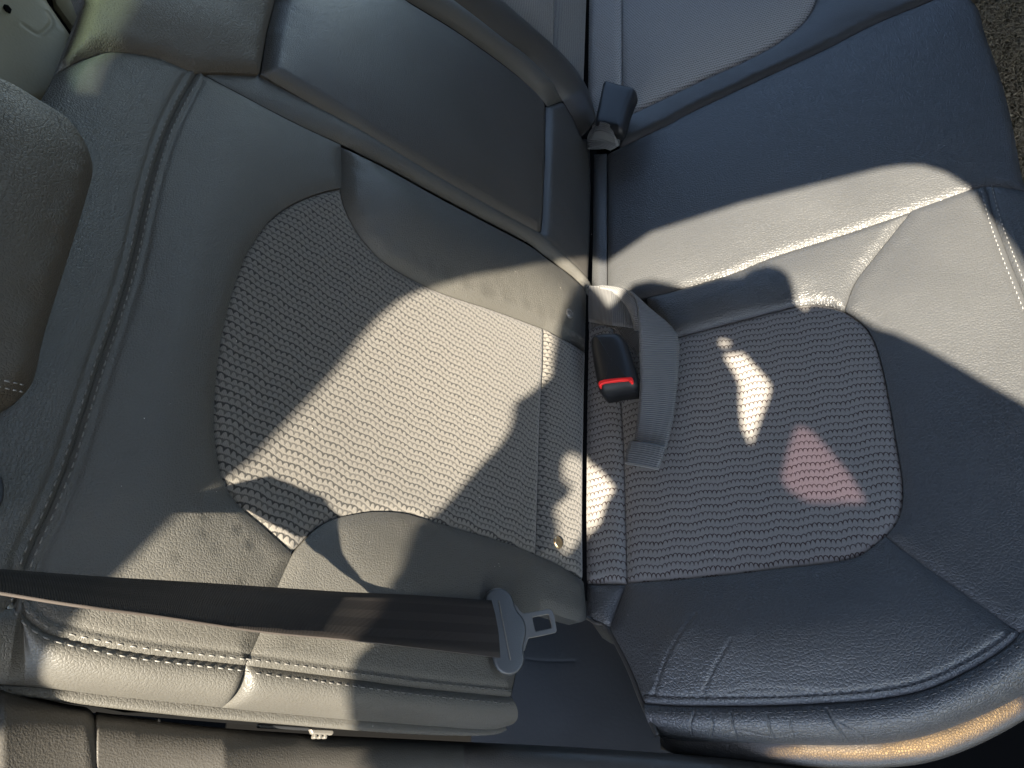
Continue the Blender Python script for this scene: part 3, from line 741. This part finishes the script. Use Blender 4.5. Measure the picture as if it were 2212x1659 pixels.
cpl = link_mesh('carpet_pile', V, F, CARP, None, sol=False); cpl['kind'] = 'stuff'

# ================================================================== NEAR SEAT BELT
sbt = thing('seat_belt', 'dark brown seat belt stretched across the backrest with grey tongue', 'seat belt', BK.hit3(1100, 1360, .02))
bt = spline([(-80, 1224), (0, 1229), (233, 1246), (433, 1258), (600, 1269), (737, 1278), (904, 1286), (1078, 1298)], 10)
bb = spline([(-80, 1266), (0, 1278), (157, 1304), (333, 1328), (563, 1363), (737, 1380), (904, 1399), (1098, 1423)], 10)
nB = 90
bt = resample(bt, nB); bb = resample(bb, nB)
LIFT = lambda x: np.interp(x, [-80, 0, 200, 300, 400, 500, 600, 700, 800, 900, 1100], [.068, .068, .068, .062, .056, .047, .041, .032, .024, .018, .015])
T3, L3 = [], []
for i in range(nB):
    xm = (bt[i, 0] + bb[i, 0]) / 2
    Pm = BK.hit3(xm, (bt[i, 1] + bb[i, 1]) / 2, LIFT(xm)); dm = proj(Pm)[2]
    wpx = np.linalg.norm(bt[i] - bb[i]); wm = wpx / FPX * dm
    dd = .75 * math.sqrt(max(.047 ** 2 - wm ** 2, 0)) / 2
    T3.append(at(bt[i, 0], bt[i, 1], dm + dd)); L3.append(at(bb[i, 0], bb[i, 1], dm - dd))
loft('webbing', T3, L3, WEB_BR, sbt, n=nB, nac=8, bulge=BK.n * .001, thick=.0013, rim=WEB_EDGE)
z5 = lambda x, y: (987.5 + x * .16535, 1234.4 + y * .16535)
TP = Plane(BK.hit3(1098, 1360, .016), BK.e1, BK.e2); TP.n = BK.n
# tongue lies nearly square to the view: its own plane through the belt's end
tn = CAM - BK.hit3(1110, 1360, .016); tn /= np.linalg.norm(tn); tn = tn + BK.n * .5; tn /= np.linalg.norm(tn)
te1 = np.cross([0, 0, 1], tn); te1 /= np.linalg.norm(te1); te2 = np.cross(tn, te1)
mid_end = (np.array(T3[-1]) + np.array(L3[-1])) / 2
TP = Plane(mid_end, te1, te2); TP.n = tn
tb = [(400, 300), (400, 270), (470, 222), (560, 207), (640, 230), (710, 290), (745, 380), (762, 450), (800, 520), (870, 605), (905, 700), (912, 800), (892, 900), (872, 980), (880, 1060), (890, 1150), (860, 1250), (790, 1330), (700, 1360), (600, 1340), (520, 1270), (482, 1185), (470, 1110)]
tb = [(365, 350), (392, 280), (470, 222), (560, 207), (640, 230), (710, 290), (745, 380), (762, 450), (800, 520), (870, 605), (905, 700), (912, 800), (892, 900), (872, 980), (880, 1060), (890, 1150), (860, 1250), (790, 1330), (700, 1360), (600, 1340), (520, 1270), (482, 1185), (470, 1105)]
tb_px = spline([z5(*p) for p in tb], 6)
slot = [z5(*p) for p in ((525, 395), (552, 382), (712, 1160), (690, 1172))]
slab('tongue_grip', TP, list(tb_px), .0045, .007, PLA_G, sbt, bevel=.0024, clamp=False)
slab('slot_edge', TP, [z5(*p) for p in ((540, 378), (554, 378), (708, 1158), (694, 1162))], -.0 + .0058, .0015, STEEL_L, sbt, bevel=.0003)
pl_px = [z5(*p) for p in ((740, 400), (762, 420), (830, 515), (875, 550), (1010, 527), (1190, 490), (1225, 495), (1252, 520), (1275, 580), (1305, 750), (1303, 775), (1285, 805), (1080, 850), (935, 878), (905, 960), (885, 1035), (860, 1040), (800, 800))]
hole_px = [z5(*p) for p in ((985, 605), (1000, 598), (1185, 565), (1195, 572), (1232, 730), (1225, 742), (1035, 780), (1022, 774))]
slab('latch_plate', TP, pl_px, .002, .0026, STEEL, sbt, bevel=.0007, hole=hole_px, seg=2)

# ================================================================== BUCKLE WITH RED BUTTON
z4 = lambda x, y: (1207 + x * .2976, 548.6 + y * .2976)
bu = thing('belt_buckle', 'black belt buckle with red release button lying on the knitted insert', 'seat belt buckle', CU.hit3(1320, 770, .01))
bpx = spline([z4(*p) for p in ((214, 600), (228, 575), (275, 553), (350, 545), (420, 550), (462, 585), (492, 650), (520, 740), (552, 870), (552, 905), (530, 935), (420, 950), (300, 972), (275, 955), (255, 880), (230, 740))], 5, closed=True)
slab('buckle_body', CU, list(bpx), .036, .030, PLA, bu, bevel=.012, seg=5, clamp=False)
rpx = [z4(*p) for p in ((283, 945), (290, 922), (330, 908), (430, 897), (524, 890), (534, 898), (532, 918), (520, 925), (500, 912), (430, 917), (345, 930), (310, 940), (295, 957))]
slab('release_button', CU, rpx, .0366, .012, RED, bu, bevel=.0012)

# ================================================================== CENTRE LAP STRAP
st = thing('lap_strap', 'grey webbing strap looped out of the crease, hanging down beside the red buckle', 'seat belt strap', CU.hit3(1400, 800, .01))
def ribbon(name, left, right, offs, parent, mat=WEB_GR, n=70, bul=0.001, pl=CU, thick=.0013):
    l = resample(spline(left, 4), n); r = resample(spline(right, 4), n)
    h = np.interp(np.linspace(0, 1, n), np.linspace(0, 1, len(offs)), [o[0] for o in offs]); h2 = np.interp(np.linspace(0, 1, n), np.linspace(0, 1, len(offs)), [o[1] for o in offs])
    A = [pl.hit3(u, v, a) for (u, v), a in zip(l, h)]; B = [pl.hit3(u, v, a) for (u, v), a in zip(r, h2)]
    return loft(name, A, B, mat, parent, bulge=pl.n * bul, n=n, nac=8, thick=thick)
ribbon('loop', [z4(*p) for p in ((222, 495), (330, 512), (430, 525), (562, 545))], [z4(*p) for p in ((222, 235), (330, 238), (420, 250), (500, 275), (548, 315))],
       [(.012, .022), (.020, .026), (.026, .030), (.024, .028), (.016, .024)], st)
ribbon('loop', [z4(*p) for p in ((225, 560), (300, 520), (400, 548), (470, 610), (520, 690), (565, 745))], [z4(*p) for p in ((225, 500), (330, 508), (440, 525), (560, 548), (600, 600), (620, 680))],
       [(.010, .010), (.018, .016), (.018, .018), (.014, .014), (.010, .010)], st)
ribbon('loop', [z4(*p) for p in ((300, 250), (380, 275), (450, 330), (500, 395), (530, 460), (556, 560))], [z4(*p) for p in ((300, 234), (400, 240), (480, 258), (530, 295), (566, 360), (590, 560))],
       [(.026, .026), (.029, .030), (.031, .033), (.031, .034), (.030, .032), (.026, .027)], st)
ribbon('strap_tail', [z4(*p) for p in ((500, 272), (548, 310), (572, 390), (580, 500), (584, 700), (590, 900), (580, 1100), (548, 1375))],
       [z4(*p) for p in ((520, 272), (580, 325), (660, 400), (780, 495), (850, 575), (874, 660), (870, 820), (855, 1000), (828, 1200), (782, 1415))],
       [(.034, .036), (.036, .030), (.034, .022), (.030, .018), (.026, .016), (.022, .014), (.018, .013), (.015, .012)], st, n=110)
hem = ribbon('strap_hem', [z4(*p) for p in ((524, 1370), (500, 1450), (486, 1528))], [z4(*p) for p in ((772, 1413), (752, 1490), (726, 1572))], [(.019, .017), (.019, .017), (.018, .016)], st, n=20, bul=.0012, thick=.004)
TREE = bvh()
for pts in (((555, 1405), (715, 1435)), ((545, 1475), (690, 1502)), ((555, 1405), (540, 1475)), ((718, 1437), (694, 1502))):
    stitches('hem_stitching', spline([z4(*p) for p in pts], 3), 0, st, THR_K, pitch=.0034, rad=.0006)

# ================================================================== FAR BUCKLE
z6 = lambda x, y: (1207 + x * .1323, 137.2 + y * .1323)
f2 = thing('belt_buckle', 'plain black belt buckle standing on short grey webbing at the far seat crease', 'seat belt buckle', CU.hit3(1320, 300, .01))
fpx = spline([z6(*p) for p in ((700, 300), (730, 262), (790, 248), (900, 272), (1050, 310), (1200, 345), (1240, 380), (1225, 450), (1130, 690), (1060, 940), (1010, 1030), (950, 1050), (800, 1020), (620, 980), (570, 940), (580, 850), (640, 560))], 4, closed=True)
slab('buckle_body', CU, list(fpx), .046, .020, PLA, f2, bevel=.009, seg=5, clamp=False)
ribbon('webbing', [z6(*p) for p in ((640, 960), (600, 1080), (500, 1250), (478, 1400))], [z6(*p) for p in ((880, 1030), (900, 1140), (975, 1330), (850, 1410))], [(.042, .042), (.034, .034), (.016, .016), (.008, .008)], f2, n=40, bul=.004)
ribbon('webbing_edge', [z6(*p) for p in ((600, 1010), (520, 1090), (472, 1200), (470, 1400))], [z6(*p) for p in ((930, 1050), (985, 1170), (992, 1320), (985, 1350))], [(.036, .036), (.026, .026), (.010, .010), (.004, .004)], f2, n=40, bul=-.002)

# crumbs and lint lying on the upholstery
V, F = [], []
for (x0, y0, x1, y1, k) in ((1270, 250, 1600, 520, 14), (1080, 560, 1262, 1000, 14), (1280, 830, 1900, 1240, 26), (480, 600, 1150, 1200, 14), (250, 800, 480, 1150, 6), (1300, 1280, 1600, 1560, 8), (200, 1560, 900, 1650, 14), (1060, 1120, 1250, 1240, 8)):
    for i in range(k):
        c = hitpx(random.uniform(x0, x1), random.uniform(y0, y1)); r = random.uniform(.00025, .0006)
        c = c + (CAM - c) / np.linalg.norm(CAM - c) * r * .5
        a = rng.normal(size=(4, 3)); a /= np.linalg.norm(a, axis=1)[:, None]; a[0] *= random.uniform(1, 2.2)
        o = len(V); V += [c + q * r for q in a]; F += [(o, o + 1, o + 2), (o, o + 2, o + 3), (o, o + 3, o + 1), (o + 1, o + 3, o + 2)]
du = link_mesh('lint', V, F, plastic('pale_lint', (.45, .43, .4), rough=.9), None, smooth=False, sol=False); du['kind'] = 'stuff'

# ================================================================== SHADE PLATE ADDED BEHIND THE CAMERA, OPENINGS CUT TO THE SUN PATCHES
TREE = bvh()
PD = -.30
def shade_pt(u, v):
    P = hitpx(u, v); c = M.T @ (P - CAM); s = M.T @ SUN
    k = (PD - c[2]) / s[2]; q = c + s * k
    return (q[0], q[1])
sun_patch = [(812, 1668), (798, 1615), (764, 1556), (754, 1533), (750, 1506), (752, 1456), (760, 1433), (777, 1409), (800, 1396), (810, 1329), (820, 1283), (860, 1239), (870, 1213), (884, 1166), (897, 1133), (917, 1120), (945, 1105), (970, 1080), (1000, 1045), (1040, 1000), (1075, 965), (1095, 935), (1105, 910), (1107, 880), (1117, 863), (1140, 852), (1170, 833), (1190, 812), (1192, 780), (1198, 740), (1202, 720), (1210, 693), (1217, 670), (1230, 640), (1245, 613), (1262, 606),
       (1290, 640), (1310, 668), (1330, 650), (1345, 628), (1365, 614), (1400, 607), (1475, 621), (1501, 613), (1541, 603), (1598, 600), (1618, 583), (1648, 575), (1675, 581), (1695, 596), (1705, 620), (1711, 653), (1735, 678), (1744, 658), (1790, 662), (1828, 675), (1858, 696), (1885, 712), (1918, 720), (1975, 746), (2041, 783), (2108, 823), (2212, 881), (2235, 893),
       (2240, 620), (2191, 540), (2158, 493), (2128, 460), (2108, 427), (2088, 403), (2041, 373), (1991, 358), (1950, 358), (1900, 365), (1800, 390), (1600, 440), (1400, 505), (1278, 547), (1268, 556), (1200, 567), (1100, 583), (1000, 600), (900, 628), (850, 650), (800, 690), (760, 735), (700, 810), (600, 915), (520, 1000), (430, 1060), (357, 1114), (300, 1173), (260, 1213), (133, 1346), (110, 1379), (83, 1423), (77, 1453), (80, 1476), (97, 1502), (60, 1545), (-70, 1550), (-70, 1668)]
h1 = [(1227, 980), (1214, 983), (1205, 1003), (1204, 1030), (1207, 1043), (1217, 1050), (1224, 1063), (1214, 1083), (1194, 1096), (1187, 1106), (1194, 1139), (1194, 1173), (1204, 1196), (1217, 1203), (1237, 1186), (1254, 1156), (1260, 1146), (1277, 1144), (1294, 1129), (1301, 1106), (1310, 1080), (1327, 1056), (1317, 1043), (1297, 1020), (1270, 998), (1250, 988)]
h2 = [(1561, 766), (1605, 765), (1618, 780), (1648, 813), (1663, 833), (1660, 853), (1641, 903), (1621, 960), (1611, 960), (1595, 926), (1590, 880), (1591, 836), (1578, 806), (1558, 776)]
h3 = [(1545, 740), (1561, 735), (1578, 741), (1565, 753), (1548, 748)]
h4 = [(1708, 930), (1728, 920), (1751, 930), (1791, 973), (1835, 1026), (1868, 1080), (1858, 1090), (1735, 1086), (1691, 1060), (1678, 1036), (1691, 980)]
h5 = [(1640, 1628), (1741, 1614), (1900, 1614), (2041, 1582), (2205, 1506), (2205, 1536), (2108, 1590), (2008, 1628), (1850, 1640), (1700, 1634)]
h6 = [(175, -30), (290, -30), (290, 0), (245, 80), (235, 107), (213, 140), (187, 215), (140, 195), (128, 150), (160, 73)]
holes = [[shade_pt(u, v) for u, v in h] for h in (sun_patch, h1, h2, h3, h4, h5, h6)]  # openings cast back along the sun from each wanted lit patch
cc = np.array([p for h in holes for p in h]); lo, hi = cc.min(0) - np.array([.9, 1.2]), cc.max(0) + np.array([.5, .012])
outer = [(lo[0], lo[1]), (hi[0], lo[1]), (hi[0], hi[1]), (lo[0], hi[1])]
def to_w(q, d): return CAM + M @ np.array([q[0], q[1], d])
loops = [outer] + holes
tri = geometry.tessellate_polygon([[Vector((p[0], p[1], 0)) for p in l] for l in loops])
flat = [p for l in loops for p in l]; n = len(flat)
V = [to_w(p, PD) for p in flat] + [to_w(p, PD - .02) for p in flat]
F = [tuple(t) for t in tri] + [tuple(i + n for i in t[::-1]) for t in tri]
o = 0
for l in loops:
    k = len(l)
    for i in range(k): F.append((o + i, o + (i + 1) % k, n + o + (i + 1) % k, n + o + i))
    o += k
cb = link_mesh('unseen_shade_shell', V, F, LINING, None, smooth=False, sol=False); cb['kind'] = 'structure'
def tint(name, col):
    m = bpy.data.materials.new(name); m.use_nodes = True; nt = m.node_tree; nt.nodes.clear()
    out = nt.nodes.new('ShaderNodeOutputMaterial'); t = nt.nodes.new('ShaderNodeBsdfTransparent'); t.inputs[0].default_value = (*col, 1)
    nt.links.new(t.outputs[0], out.inputs[0]); return m
for h, col in ((holes[4], (.14, .10, .13)), (holes[5], (.34, .235, .11)), (holes[6], (.26, .42, .38))):  # added panes that colour the sun: pinkish bounce, gold strip, greenish patch
    c = np.mean(h, 0); hh = [tuple(c + (np.array(p) - c) * 1.12) for p in h]
    V = [to_w(p, PD + .004) for p in hh]
    tri = geometry.tessellate_polygon([[Vector((p[0], p[1], 0)) for p in hh]])
    g = link_mesh('sun_tint_pane', V, [tuple(t) for t in tri], tint('tint', col), cb, smooth=False, sol=False)

# roof, far side, back and front seat backs: the closed cabin around the bench
def box(V, F, lo, hi):
    o = len(V)
    for z in (lo[2], hi[2]):
        for (x, y) in ((lo[0], lo[1]), (hi[0], lo[1]), (hi[0], hi[1]), (lo[0], hi[1])): V.append((x, y, z))
    for f in ((3, 2, 1, 0), (4, 5, 6, 7), (0, 1, 5, 4), (1, 2, 6, 5), (2, 3, 7, 6), (3, 0, 4, 7)): F.append(tuple(i + o for i in f))
V, F = [], []
box(V, F, (-1.25, -.18, .98), (1.2, 1.75, 1.02))
box(V, F, (-1.25, 1.70, -.33), (1.2, 1.74, .40))
box(V, F, (-1.25, -.1, -.33), (-1.2, 1.69, .975))
box(V, F, (1.0, -.35, -.33), (1.1, 1.69, .60))
box(V, F, (-1.25, -.62, -.33), (-.62, -.58, .60))
sh = link_mesh('unseen_shade_shell', V, F, LINING, None, smooth=False, sol=False); sh['kind'] = 'structure'
